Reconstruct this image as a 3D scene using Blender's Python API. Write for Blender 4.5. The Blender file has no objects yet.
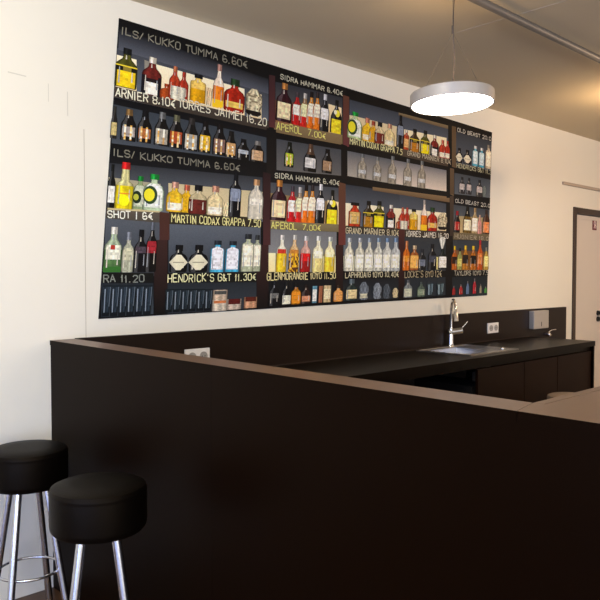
import bpy, bmesh, math, random
from mathutils import Vector, Matrix
random.seed(7)
S = bpy.context.scene
COL = S.collection
PI = math.pi

# ------------------------------------------------------------------ materials
def srgb(h):
    v = [int(h[i:i+2], 16) / 255 for i in (0, 2, 4)]
    return tuple(c / 12.92 if c <= .04045 else ((c + .055) / 1.055) ** 2.4 for c in v)

def mat(name, col, rough=.5, metal=0., spec=.5, var=0., scale=6., bump=0., bscale=60., coat=0., aniso=None):
    m = bpy.data.materials.new(name); m.use_nodes = True
    nt = m.node_tree; b = nt.nodes['Principled BSDF']
    c = srgb(col) if isinstance(col, str) else col
    b.inputs['Base Color'].default_value = (*c, 1)
    b.inputs['Roughness'].default_value = rough; b.inputs['Metallic'].default_value = metal
    b.inputs['Specular IOR Level'].default_value = spec; b.inputs['Coat Weight'].default_value = coat
    tc = nt.nodes.new('ShaderNodeTexCoord')
    if var:
        n = nt.nodes.new('ShaderNodeTexNoise'); n.inputs['Scale'].default_value = scale; n.inputs['Detail'].default_value = 5
        r = nt.nodes.new('ShaderNodeMix'); r.data_type = 'RGBA'
        r.inputs['A'].default_value = (*[x * (1 - var) for x in c], 1); r.inputs['B'].default_value = (*[min(1, x * (1 + var)) for x in c], 1)
        if aniso:
            mp = nt.nodes.new('ShaderNodeMapping'); mp.inputs['Scale'].default_value = aniso
            nt.links.new(tc.outputs['Object'], mp.inputs['Vector']); nt.links.new(mp.outputs['Vector'], n.inputs['Vector'])
        else:
            nt.links.new(tc.outputs['Object'], n.inputs['Vector'])
        nt.links.new(n.outputs['Fac'], r.inputs['Factor']); nt.links.new(r.outputs['Result'], b.inputs['Base Color'])
    if bump:
        n = nt.nodes.new('ShaderNodeTexNoise'); n.inputs['Scale'].default_value = bscale; n.inputs['Detail'].default_value = 4
        nt.links.new(tc.outputs['Object'], n.inputs['Vector'])
        bp = nt.nodes.new('ShaderNodeBump'); bp.inputs['Strength'].default_value = bump; bp.inputs['Distance'].default_value = .002
        nt.links.new(n.outputs['Fac'], bp.inputs['Height']); nt.links.new(bp.outputs['Normal'], b.inputs['Normal'])
    return m

def emit(name, col, st):
    m = bpy.data.materials.new(name); m.use_nodes = True
    nt = m.node_tree; nt.nodes.clear()
    e = nt.nodes.new('ShaderNodeEmission'); e.inputs['Color'].default_value = (*col, 1); e.inputs['Strength'].default_value = st
    o = nt.nodes.new('ShaderNodeOutputMaterial'); nt.links.new(e.outputs[0], o.inputs[0])
    return m

M = dict(
    wall=mat('wall_paint', 'ebe4d2', .85, var=.03, scale=1.2, bump=.15, bscale=90),
    scuff=mat('scuff_mark', 'd3ccba', .9), seam=mat('wall_seam', 'b9ae98', .9),
    ceil=mat('ceiling_paint', 'cdbfa2', .9, var=.04, scale=.8, bump=.1, bscale=60),
    ceilseam=mat('ceiling_joint', 'bdb19d', .9),
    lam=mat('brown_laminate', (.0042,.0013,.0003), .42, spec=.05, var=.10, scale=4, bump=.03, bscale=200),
    lam_lit=mat('brown_laminate_lit', '60412c', .38, spec=.6, var=.08, scale=5, aniso=(1, 1, 1)),  # same brown laminate, lightened to stand in for the reflected warm wall
    joint=mat('dark_joint', '120c08', .8),
    door=mat('cabinet_brown', '1a0b05', .45, spec=.12, var=.08, scale=5),
    dark=mat('dark_interior', '0c0806', .8),
    work=mat('worktop_brown', '080301', .38, spec=.12, var=.12, scale=9),
    steel=mat('brushed_steel', (.55, .53, .5), .28, 1, var=.06, scale=30, aniso=(1, 1, 20)),
    leg=mat('satin_steel', (.62, .62, .64), .27, 1, var=.03, scale=20),
    chrome=mat('chrome', (.8, .79, .77), .08, 1, var=.02, scale=10),
    leather=mat('black_leatherette', '050302', .5, spec=.12, var=.15, scale=8, bump=.25, bscale=140),
    greyseat=mat('grey_brown_seat', '8c7a6a', .5, var=.08, scale=12),
    white=mat('white_plastic', 'ece6e0', .35, var=.02), grey=mat('grey_plastic', 'a8a29a', .5, var=.03), hole=mat('socket_hole', '2a2826', .6, var=.02),
    lampbody=mat('lamp_grey_metal', 'c4bbae', .45, .3, var=.03, scale=20), wire=mat('lamp_cable', '4a4038', .5, var=.03), thin=mat('suspension_wire', '5a544c', .5, .3, var=.03),
    pipe=mat('galvanised_pipe', (.20, .185, .165), .5, .5, var=.15, scale=25),
    frame=mat('door_frame_brown', '382618', .5, var=.06), leaf=mat('door_leaf_paint', 'ddd0c0', .6, var=.02),
    black=mat('black_handle', '151312', .4, var=.03), red=mat('sign_red', '6a1410', .45, var=.03), signw=mat('sign_white', 'f0d8cc', .5, var=.02),
    floor=mat('floor', '6a4a2c', .4), seal=mat('sealing_strip', '2c1c13', .5, var=.03), metal2=mat('ledge_grey', 'b3a28e', .6, var=.03),
    glow=emit('lamp_diffuser', (1, .95, .86), 12), up=emit('lamp_uplight', (1, .72, .42), 3),
)
for k in ('lam', 'work', 'door', 'leather'): M[k].node_tree.nodes['Principled BSDF'].inputs['Specular Tint'].default_value = (1, .78, .55, 1)
# wood plank floor
nt = M['floor'].node_tree; b = nt.nodes['Principled BSDF']
tc = nt.nodes.new('ShaderNodeTexCoord'); br = nt.nodes.new('ShaderNodeTexBrick')
br.inputs['Scale'].default_value = 1; br.inputs['Brick Width'].default_value = 1.2; br.inputs['Row Height'].default_value = .14; br.inputs['Mortar Size'].default_value = .003
br.inputs['Color1'].default_value = (*srgb('7a5632'), 1); br.inputs['Color2'].default_value = (*srgb('5e4026'), 1); br.inputs['Mortar'].default_value = (*srgb('2a1c10'), 1)
mp = nt.nodes.new('ShaderNodeMapping'); mp.inputs['Scale'].default_value = (2, 26, 1)
nz = nt.nodes.new('ShaderNodeTexNoise'); nz.inputs['Scale'].default_value = 3; nz.inputs['Detail'].default_value = 6
mx = nt.nodes.new('ShaderNodeMix'); mx.data_type = 'RGBA'; mx.blend_type = 'MULTIPLY'; mx.inputs['Factor'].default_value = .5
nt.links.new(tc.outputs['Object'], br.inputs['Vector']); nt.links.new(tc.outputs['Object'], mp.inputs['Vector']); nt.links.new(mp.outputs['Vector'], nz.inputs['Vector'])
nt.links.new(br.outputs['Color'], mx.inputs['A']); nt.links.new(nz.outputs['Fac'], mx.inputs['B']); nt.links.new(mx.outputs['Result'], b.inputs['Base Color'])
# printed picture: the ink colours of the poster are stored per face
pm = bpy.data.materials.new('mural_print'); pm.use_nodes = True
nt = pm.node_tree; b = nt.nodes['Principled BSDF']; b.inputs['Roughness'].default_value = .6; b.inputs['Specular IOR Level'].default_value = .15
at_ = nt.nodes.new('ShaderNodeAttribute'); at_.attribute_name = 'ink'
nz = nt.nodes.new('ShaderNodeTexNoise'); nz.inputs['Scale'].default_value = 160
mr = nt.nodes.new('ShaderNodeMapRange'); mr.inputs['To Min'].default_value = .8; mr.inputs['To Max'].default_value = 1.2
mx = nt.nodes.new('ShaderNodeMix'); mx.data_type = 'RGBA'; mx.blend_type = 'MULTIPLY'; mx.inputs['Factor'].default_value = 1
tc = nt.nodes.new('ShaderNodeTexCoord'); nt.links.new(tc.outputs['Object'], nz.inputs['Vector'])
nt.links.new(nz.outputs['Fac'], mr.inputs['Value']); nt.links.new(at_.outputs['Color'], mx.inputs['A']); nt.links.new(mr.outputs['Result'], mx.inputs['B'])
nt.links.new(mx.outputs['Result'], b.inputs['Base Color'])

# ------------------------------------------------------------------ mesh helpers
def finish(name, bm, m, parent=None, smooth=False, loc=(0, 0, 0)):
    me = bpy.data.meshes.new(name); bm.normal_update(); bm.to_mesh(me); bm.free()
    o = bpy.data.objects.new(name, me); COL.objects.link(o)
    for k in (m if isinstance(m, (list, tuple)) else [m]): me.materials.append(k)
    if parent: o.parent = parent
    o.location = loc
    if smooth:
        for p in me.polygons: p.use_smooth = True
        me.set_sharp_from_angle(angle=math.radians(40))
    return o

def box(bm, x0, x1, y0, y1, z0, z1, mi=0, bevel=0.):
    vs = [bm.verts.new(p) for p in ((x0,y0,z0),(x1,y0,z0),(x1,y1,z0),(x0,y1,z0),(x0,y0,z1),(x1,y0,z1),(x1,y1,z1),(x0,y1,z1))]
    fs = [bm.faces.new([vs[i] for i in f]) for f in ((3,2,1,0),(4,5,6,7),(0,1,5,4),(1,2,6,5),(2,3,7,6),(3,0,4,7))]
    for f in fs: f.material_index = mi
    if bevel:
        es = list({e for f in fs for e in f.edges})
        bmesh.ops.bevel(bm, geom=es, offset=bevel, segments=2, profile=.6, affect='EDGES')
    return bm

def boxo(name, dims, m, parent=None, bevel=.0015, smooth=False):
    return finish(name, box(bmesh.new(), *dims, bevel=bevel), m, parent, smooth)

def tube(bm, pts, r, seg=14, cap=True, mi=0):
    pts = [Vector(p) for p in pts]; rs = r if isinstance(r, (list, tuple)) else [r] * len(pts)
    rings = []; up = None
    for i, p in enumerate(pts):
        d = (pts[min(i+1, len(pts)-1)] - pts[max(i-1, 0)]).normalized()
        if up is None: up = Vector((0, 0, 1)) if abs(d.z) < .9 else Vector((1, 0, 0))
        a = d.cross(up).normalized(); up = a.cross(d).normalized()
        rings.append([bm.verts.new(p + (a * math.cos(t) + up * math.sin(t)) * rs[i]) for t in [2*PI*k/seg for k in range(seg)]])
    for A, B in zip(rings, rings[1:]):
        for k in range(seg):
            f = bm.faces.new((A[k], A[(k+1) % seg], B[(k+1) % seg], B[k])); f.material_index = mi
    if cap: bm.faces.new(list(reversed(rings[0]))); bm.faces.new(rings[-1])
    return bm

def lathe(bm, prof, seg=48, c=(0, 0, 0), mi=0):
    rings = []
    for r, z in prof:
        if r < 1e-5: rings.append([bm.verts.new((c[0], c[1], c[2] + z))])
        else: rings.append([bm.verts.new((c[0] + r*math.cos(2*PI*k/seg), c[1] + r*math.sin(2*PI*k/seg), c[2] + z)) for k in range(seg)])
    for A, B in zip(rings, rings[1:]):
        for k in range(seg):
            k2 = (k+1) % seg
            if len(A) == 1 and len(B) == 1: continue
            if len(A) == 1: f = bm.faces.new((A[0], B[k2], B[k]))
            elif len(B) == 1: f = bm.faces.new((A[k], A[k2], B[0]))
            else: f = bm.faces.new((A[k], A[k2], B[k2], B[k]))
            f.material_index = mi
    bmesh.ops.recalc_face_normals(bm, faces=bm.faces)
    return bm

def empty(name, loc=(0, 0, 0), rz=0):
    o = bpy.data.objects.new(name, None); COL.objects.link(o); o.location = loc; o.rotation_euler = (0, 0, rz); o.empty_display_size = .1
    return o

def tag(o, label, cat, group=None):
    o['label'] = label; o['category'] = cat
    if group: o['group'] = group
    return o

def struct(o): o['kind'] = 'structure'; return o

def dup(root, name, loc, rz=0):
    r = root.copy(); COL.objects.link(r); r.location = loc; r.rotation_euler = (0, 0, rz); r.name = name
    for ch in list(root.children):
        c = ch.copy(); COL.objects.link(c); c.parent = r
        for g in ch.children:
            d = g.copy(); COL.objects.link(d); d.parent = c
    return r

# ------------------------------------------------------------------ the room
WY = 3.088; CH = 2.755; XL, XR, YB = -3.2, 9.0, -4.6
struct(boxo('floor', (XL-.15, XR+.15, YB-.15, WY+.15, -.1, 0), M['floor'], bevel=0))
struct(boxo('ceiling', (XL-.15, XR+.15, YB-.15, WY+.15, CH, CH+.12), M['ceil'], bevel=0))
# back wall with a real doorway
DX0, DX1, DZ = 6.50, 7.50, 2.072
bm = bmesh.new()
box(bm, XL-.15, DX0, WY, WY+.15, 0, CH); box(bm, DX1, XR+.15, WY, WY+.15, 0, CH); box(bm, DX0, DX1, WY, WY+.15, DZ, CH)
# faint scuffs and a filled board joint on the wall paint
for x0, x1, z0, z1 in ((1.06, 1.13, 2.312, 2.316), (1.21, 1.29, 2.292, 2.297), (1.388, 1.391, 2.20, 2.28), (1.477, 1.481, 2.15, 2.26)):
    f = bm.faces.new([bm.verts.new(p) for p in ((x0, WY-.0006, z0), (x1, WY-.0006, z0-.004), (x1, WY-.0006, z1-.004), (x0, WY-.0006, z1))]); f.material_index = 1
f = bm.faces.new([bm.verts.new(p) for p in ((1.556, WY-.0005, 1.13), (1.559, WY-.0005, 1.13), (1.559, WY-.0005, 2.1), (1.556, WY-.0005, 2.1))]); f.material_index = 2
struct(finish('wall_back', bm, [M['wall'], M['scuff'], M['seam']]))
struct(boxo('wall_right', (XR, XR+.15, YB, WY, 0, CH), M['wall'], bevel=0))
# window walls (left, and behind the viewer)
WL = [(-3.9, -2.3), (-2.0, -.4), (-.1, 1.5)]
bm = bmesh.new(); z0, z1 = .25, 2.5
box(bm, XL-.15, XL, YB, WY, 0, z0); box(bm, XL-.15, XL, YB, WY, z1, CH)
ys = [YB] + [v for w in WL for v in w] + [WY]
for i in range(0, len(ys), 2): box(bm, XL-.15, XL, ys[i], ys[i+1], z0, z1)
struct(finish('wall_left', bm, M['wall']))
WB = [(-2.6, -.6), (-.2, 1.8), (2.2, 4.2)]
bm = bmesh.new()
box(bm, XL, XR, YB-.15, YB, 0, z0); box(bm, XL, XR, YB-.15, YB, z1, CH)
xs = [XL] + [v for w in WB for v in w] + [XR]
for i in range(0, len(xs), 2): box(bm, xs[i], xs[i+1], YB-.15, YB, z0, z1)
struct(finish('wall_front', bm, M['wall']))
def lamp(kind, name, loc, rot, col, power, **k):
    L = bpy.data.lights.new(name, kind); L.color = col; L.energy = power
    for a, v in k.items(): setattr(L, a, v)
    o = bpy.data.objects.new(name, L); COL.objects.link(o); o.location = loc; o.rotation_euler = rot
    return o
n = 1
for a, b_ in WL:
    bm = bmesh.new()
    for y in (a, b_-.05): box(bm, XL-.1, XL-.04, y, y+.05, z0, z1)
    for z in (z0, z1-.05): box(bm, XL-.1, XL-.04, a, b_, z, z+.05)
    struct(finish('window_%d' % n, bm, M['frame'])); n += 1
    lamp('AREA', 'daylight', (XL-.12, (a+b_)/2, (z0+z1)/2), (0, -PI/2, 0), (.36, .50, 1), 88, shape='RECTANGLE', size=z1-z0, size_y=b_-a)
for a, b_ in WB:
    bm = bmesh.new()
    for x in (a, b_-.05): box(bm, x, x+.05, YB-.1, YB-.04, z0, z1)
    for z in (z0, z1-.05): box(bm, a, b_, YB-.1, YB-.04, z, z+.05)
    struct(finish('window_%d' % n, bm, M['frame'])); n += 1
    lamp('AREA', 'daylight', ((a+b_)/2, YB-.12, (z0+z1)/2), (PI/2, 0, 0), (1,.97,.93), 56, shape='RECTANGLE', size=b_-a, size_y=z1-z0)
# ceiling joint strip, wall ledge above the door
struct(boxo('trim_1', (3.336, 3.341, YB, 2.26, CH-.0015, CH+.001), M['ceilseam'], bevel=0))
struct(boxo('trim_2', (6.27, 8.2, WY-.022, WY, 2.262, 2.288), M['metal2'], bevel=.002))
# ------------------------------------------------------------------ door
d1 = struct(empty('door_1', (DX0, WY, 0)))
bm = bmesh.new(); box(bm, 0, .062, -.012, .12, 0, DZ, bevel=.003); box(bm, DX1-DX0-.062, DX1-DX0, -.012, .12, 0, DZ, bevel=.003); box(bm, .062, DX1-DX0-.062, -.012, .12, DZ-.055, DZ, bevel=.003)
finish('door_frame', bm, M['frame'], d1)
bm = bmesh.new(); box(bm, .066, DX1-DX0-.066, .03, .07, .01, DZ-.06, bevel=.003); box(bm, .066, DX1-DX0-.066, .02, .03, DZ-.10, DZ-.085)
finish('door_leaf', bm, M['leaf'], d1)
for z in (1.92, .93):
    bm = tube(bmesh.new(), [(.069, .018, z), (.069, .018, z+.09)], .009)
    finish('hinge', bm, M['steel'], d1, True)
bm = bmesh.new(); tube(bm, [(.63, .03, 1.045), (.63, .012, 1.045)], .026); tube(bm, [(.63, .03, .985), (.63, .012, .985)], .026)
tube(bm, [(.63, .02, 1.045), (.63, -.03, 1.045), (.60, -.045, 1.045), (.50+.07, -.045, 1.045)], .011)
tube(bm, [(.63, .02, .985), (.63, 0, .985)], .016)
finish('door_handle', bm, M['black'], d1, True)
# red extinguisher sign on the door leaf
sg = empty('fire_sign', (7.03, WY+.029, 1.93))
tag(sg, 'small dark red fire hose sign with pale symbol on the door leaf', 'sign')
boxo('sign_plate', (-.045, .045, -.003, 0, -.052, .052), M['red'], sg, bevel=0)
bm = bmesh.new()
tube(bm, [(.02*math.cos(t)*.9, -.004, .016+.02*math.sin(t)) for t in [k*PI/8 for k in range(-2, 15)]], .0045, 6)
tube(bm, [(-.02, -.004, -.036), (-.004, -.004, -.012), (.012, -.004, -.004)], .005, 6)
tube(bm, [(.02, -.004, -.036), (.024, -.004, -.012), (.012, -.004, .0)], .004, 6)
finish('symbol', bm, M['signw'], sg)

# ------------------------------------------------------------------ printed mural
QUAD = [(1.6209, 1.2163), (5.0108, 1.2650), (5.0603, 2.5696), (1.7426, 2.6529)]
PANELS = [
 ('bg',(0,1233),(969,1215),(986,982),(0,981),'3a3e48','55606c'),
 ('bg',(0,1325),(963,1293),(970,1204),(7,1226),'15151a','474c58'),
 ('bg',(0,993),(969,996),(983,802),(5,785),'2e3a44','39424c'),
 ('bg',(0,707),(957,743),(976,487),(12,485),'2a2e34','58606a'),
 ('bg',(0,456),(303,454),(322,191),(9,194),'4a525c','2a3038'),
 ('bg',(351,446),(963,459),(982,186),(370,191),'505a66','2a323c'),
 ('bg',(1,162),(284,158),(296,8),(13,8),'1a242c','303c46'),
 ('bg',(331,157),(954,158),(965,8),(342,6),'1c262e','2c3640'),
 ('bg',(1018,1282),(1588,1306),(1605,1050),(1036,1035),'2a2e38','5a5650'),
 ('bg',(1048,974),(1600,992),(1612,811),(1062,782),'3a4048','5a5650'),
 ('bg',(1020,715),(1599,734),(1614,502),(1036,490),'3c424c','6a6458'),
 ('bg',(1008,450),(1590,456),(1606,205),(1026,202),'6a6a6c','80807a'),
 ('bg',(1021,163),(1600,161),(1609,22),(1031,22),'10141a','161a20'),
 ('bg',(1654,1312),(2753,1333),(2770,1044),(1671,1047),'303844','566274'),
 ('bg',(1656,988),(2122,986),(2133,811),(1668,817),'4c525c','9a8c74'),
 ('bg',(2122,983),(2747,992),(2757,817),(2133,811),'60646c','c8b090'),
 ('bg',(1652,764),(2202,755),(2218,497),(1671,485),'2c3440','56606c'),
 ('bg',(2203,748),(2776,722),(2790,477),(2219,490),'36404e','56606c'),
 ('bg',(1654,459),(2209,461),(2225,202),(1671,205),'505a66','606a70'),
 ('bg',(2265,449),(2778,453),(2792,207),(2280,202),'28323a','303a44'),
 ('bg',(1655,154),(2250,160),(2258,18),(1664,20),'141c26','242c34'),
 ('bg',(2283,159),(2782,169),(2790,22),(2292,17),'1c2832','202c36'),
 ('bg',(2847,1295),(3356,1298),(3360,1039),(2862,1041),'2c3440','46505c'),
 ('bg',(2851,993),(3357,1000),(3360,820),(2862,807),'404850','4a545e'),
 ('bg',(2853,728),(3356,735),(3360,517),(2866,503),'343e48','5a6064'),
 ('bg',(2862,448),(3356,457),(3360,205),(2876,214),'2c3640','343e46'),
 ('bg',(2859,160),(3356,163),(3360,2),(2868,4),'16222c','1a2c34'),
 ('panel',(0,1202),(108,1202),(120,1049),(6,1042),'fce6c4','fadaac'),
 ('panel',(152,1212),(210,1205),(222,1044),(165,1039),'8a8578','9a9080'),
 ('panel',(210,1205),(792,1197),(804,1042),(222,1049),'fce6c4','fadaac'),
 ('panel',(836,1190),(918,1189),(927,1057),(847,1049),'f4e0ba','e8cfa0'),
 ('panel',(1464,1239),(1583,1236),(1595,1067),(1477,1056),'f3dcae','e9c890'),
 ('panel',(1025,1181),(1466,1214),(1476,1062),(1035,1046),'6a4a3c','9a6a48'),
 ('panel',(0,643),(289,637),(299,497),(7,494),'a49c82','c8b888'),
 ('panel',(335,646),(964,654),(975,504),(346,500),'c8b890','d8c498'),
 ('panel',(1024,654),(1596,639),(1605,501),(1036,496),'8a7450','c09a68'),
 ('panel',(1495,650),(1595,645),(1605,501),(1505,502),'f0dcae','eccc96'),
 ('panel',(1033,315),(1087,316),(1094,207),(1041,208),'fbe9b8','f8dc9c'),
 ('panel',(1388,303),(1590,306),(1597,205),(1395,206),'fbeec0','f8e0a0'),
 ('panel',(1661,1205),(2163,1211),(2172,1066),(1671,1060),'d8c8a0','f0d498'),
 ('panel',(2208,1204),(2734,1223),(2743,1072),(2217,1058),'f4e2bc','fbe6b0'),
 ('panel',(1656,644),(1784,647),(1794,504),(1665,498),'fce6c4','fadaac'),
 ('panel',(1903,649),(2037,645),(2046,503),(1913,496),'fce6c4','fadaac'),
 ('panel',(2144,646),(2767,652),(2775,515),(2153,501),'fce6c4','fadaac'),
 ('panel',(1664,307),(2218,314),(2225,209),(1670,211),'e8dfb8','fbf4d0'),
 ('panel',(2911,639),(3346,650),(3353,516),(2919,505),'a89870','c8ac78'),
 ('panel',(2886,371),(3360,365),(3360,213),(2895,214),'6a4a30','a87840'),
 ('price_board',(0,1057),(981,1054),(985,999),(0,1008),'4a4038','3c342c'),
 ('price_board',(1023,1055),(1604,1069),(1608,1003),(1027,999),'8a7452','7c6848'),
 ('price_board',(1661,1065),(2194,1072),(2197,1014),(1664,1017),'3e3628','342c20'),
 ('price_board',(2194,1072),(2769,1071),(2772,1006),(2197,1014),'5a4c3e','4c4034'),
 ('price_board',(2835,1049),(3360,1048),(3360,1006),(2837,1007),'2a241e','221e1a'),
 ('price_board',(0,495),(299,499),(303,450),(2,455),'5c5246','50483e'),
 ('price_board',(346,508),(967,509),(970,456),(351,446),'3c3424','322c20'),
 ('price_board',(1028,498),(1605,505),(1608,457),(1031,451),'86785a','746848'),
 ('price_board',(1651,500),(2218,507),(2221,455),(1654,453),'40382c','3a3226'),
 ('price_board',(2273,503),(2800,516),(2804,454),(2276,450),'4a4034','40382c'),
 ('price_board',(2859,507),(3360,518),(3360,458),(2862,452),'74684e','645a44'),
 ('price_board',(0,210),(281,206),(284,158),(1,162),'14140f','101010'),
 ('price_board',(327,206),(958,208),(962,152),(331,157),'181810','141410'),
 ('price_board',(1010,208),(1606,206),(1609,161),(1014,160),'14120e','100e0c'),
 ('price_board',(1661,211),(2247,210),(2249,167),(1664,163),'14120e','100e0c'),
 ('price_board',(2280,212),(2792,211),(2795,161),(2283,159),'14120e','100e0c'),
 ('price_board',(2856,215),(3360,209),(3360,163),(2859,160),'141210','100e0c'),
 ('shelf',(0,1007),(1000,1001),(1003,959),(0,975),'0b0b0e','101014'),
 ('shelf',(1000,998),(1608,1006),(1610,975),(1002,962),'0b0b0e','0b0b0e'),
 ('shelf',(1608,1013),(2785,1008),(2787,977),(1610,975),'0b0b0e','0b0b0e'),
 ('shelf',(2785,1008),(3360,1006),(3360,972),(2787,970),'0b0b0e','0b0b0e'),
 ('shelf',(0,797),(997,820),(1003,736),(0,707),'08080a','111114'),
 ('shelf',(970,783),(1621,812),(1626,736),(975,711),'08080a','141418'),
 ('shelf',(1612,811),(2796,816),(2799,763),(1615,761),'07070a','0b0b0e'),
 ('shelf',(1916,770),(2798,778),(2801,736),(1917,747),'8a7050','6e583e'),
 ('shelf',(2797,801),(3360,820),(3360,719),(2801,724),'0b0b0e','101014'),
 ('shelf',(2157,1311),(2793,1325),(2795,1294),(2158,1290),'8a7858','6a5840'),
 ('shelf',(2796,816),(2849,806),(2850,790),(2797,801),'8a7858','6a5840'),
 ('upright',(966,1310),(1012,1314),(1033,1023),(987,1021),'3c2426','5a3030'),
 ('upright',(968,1013),(1041,1013),(1061,742),(987,746),'0c0c0e','1c1816'),
 ('upright',(960,766),(1017,760),(1045,360),(989,359),'2c1a1c','4a2a2a'),
 ('upright',(940,358),(1030,360),(1054,9),(965,8),'3a2220','120e0e'),
 ('upright',(1592,1319),(1649,1318),(1670,1002),(1613,1001),'5c3a2c','6a3838'),
 ('upright',(1594,1011),(1649,1006),(1663,791),(1608,798),'08080a','141010'),
 ('upright',(1587,770),(1652,764),(1678,377),(1613,375),'60402e','6a3430'),
 ('upright',(1586,375),(1655,376),(1678,13),(1610,10),'3a201e','0e0c0c'),
 ('upright',(293,502),(352,500),(362,368),(303,366),'4a2c22','4a2c26'),
 ('upright',(272,365),(350,368),(378,0),(300,0),'3a2420','0c0a0a'),
 ('upright',(2207,503),(2273,506),(2303,10),(2237,5),'4a2422','0c0a0a'),
 ('upright',(2747,1332),(2799,1326),(2819,989),(2767,983),'14120f','0c0c0c'),
 ('upright',(2797,1326),(2852,1327),(2870,1011),(2815,1012),'5c4a34','6a5640'),
 ('upright',(2747,996),(2792,1001),(2805,771),(2760,767),'0b0b0e','0b0b0e'),
 ('upright',(2791,1001),(2844,1000),(2856,799),(2802,802),'6a5640','5a4834'),
 ('upright',(2756,736),(2807,733),(2824,447),(2772,445),'0b0b0e','0b0b0e'),
 ('upright',(2802,786),(2850,790),(2867,480),(2819,478),'4a3c30','3a2e26'),
 ('upright',(2764,476),(2848,479),(2875,0),(2791,0),'14100e','0b0b0e'),
 ('bg',(0,1370),(958,1370),(964,1287),(3,1322),'08080a','0e0e11'),
 ('bg',(958,1370),(1621,1369),(1626,1301),(964,1287),'08080a','101014'),
 ('bg',(1621,1369),(2764,1370),(2767,1320),(1626,1301),'08080a','0b0b0e'),
 ('bg',(2764,1370),(3360,1370),(3360,1291),(2769,1290),'060608','101014'),
]
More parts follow.
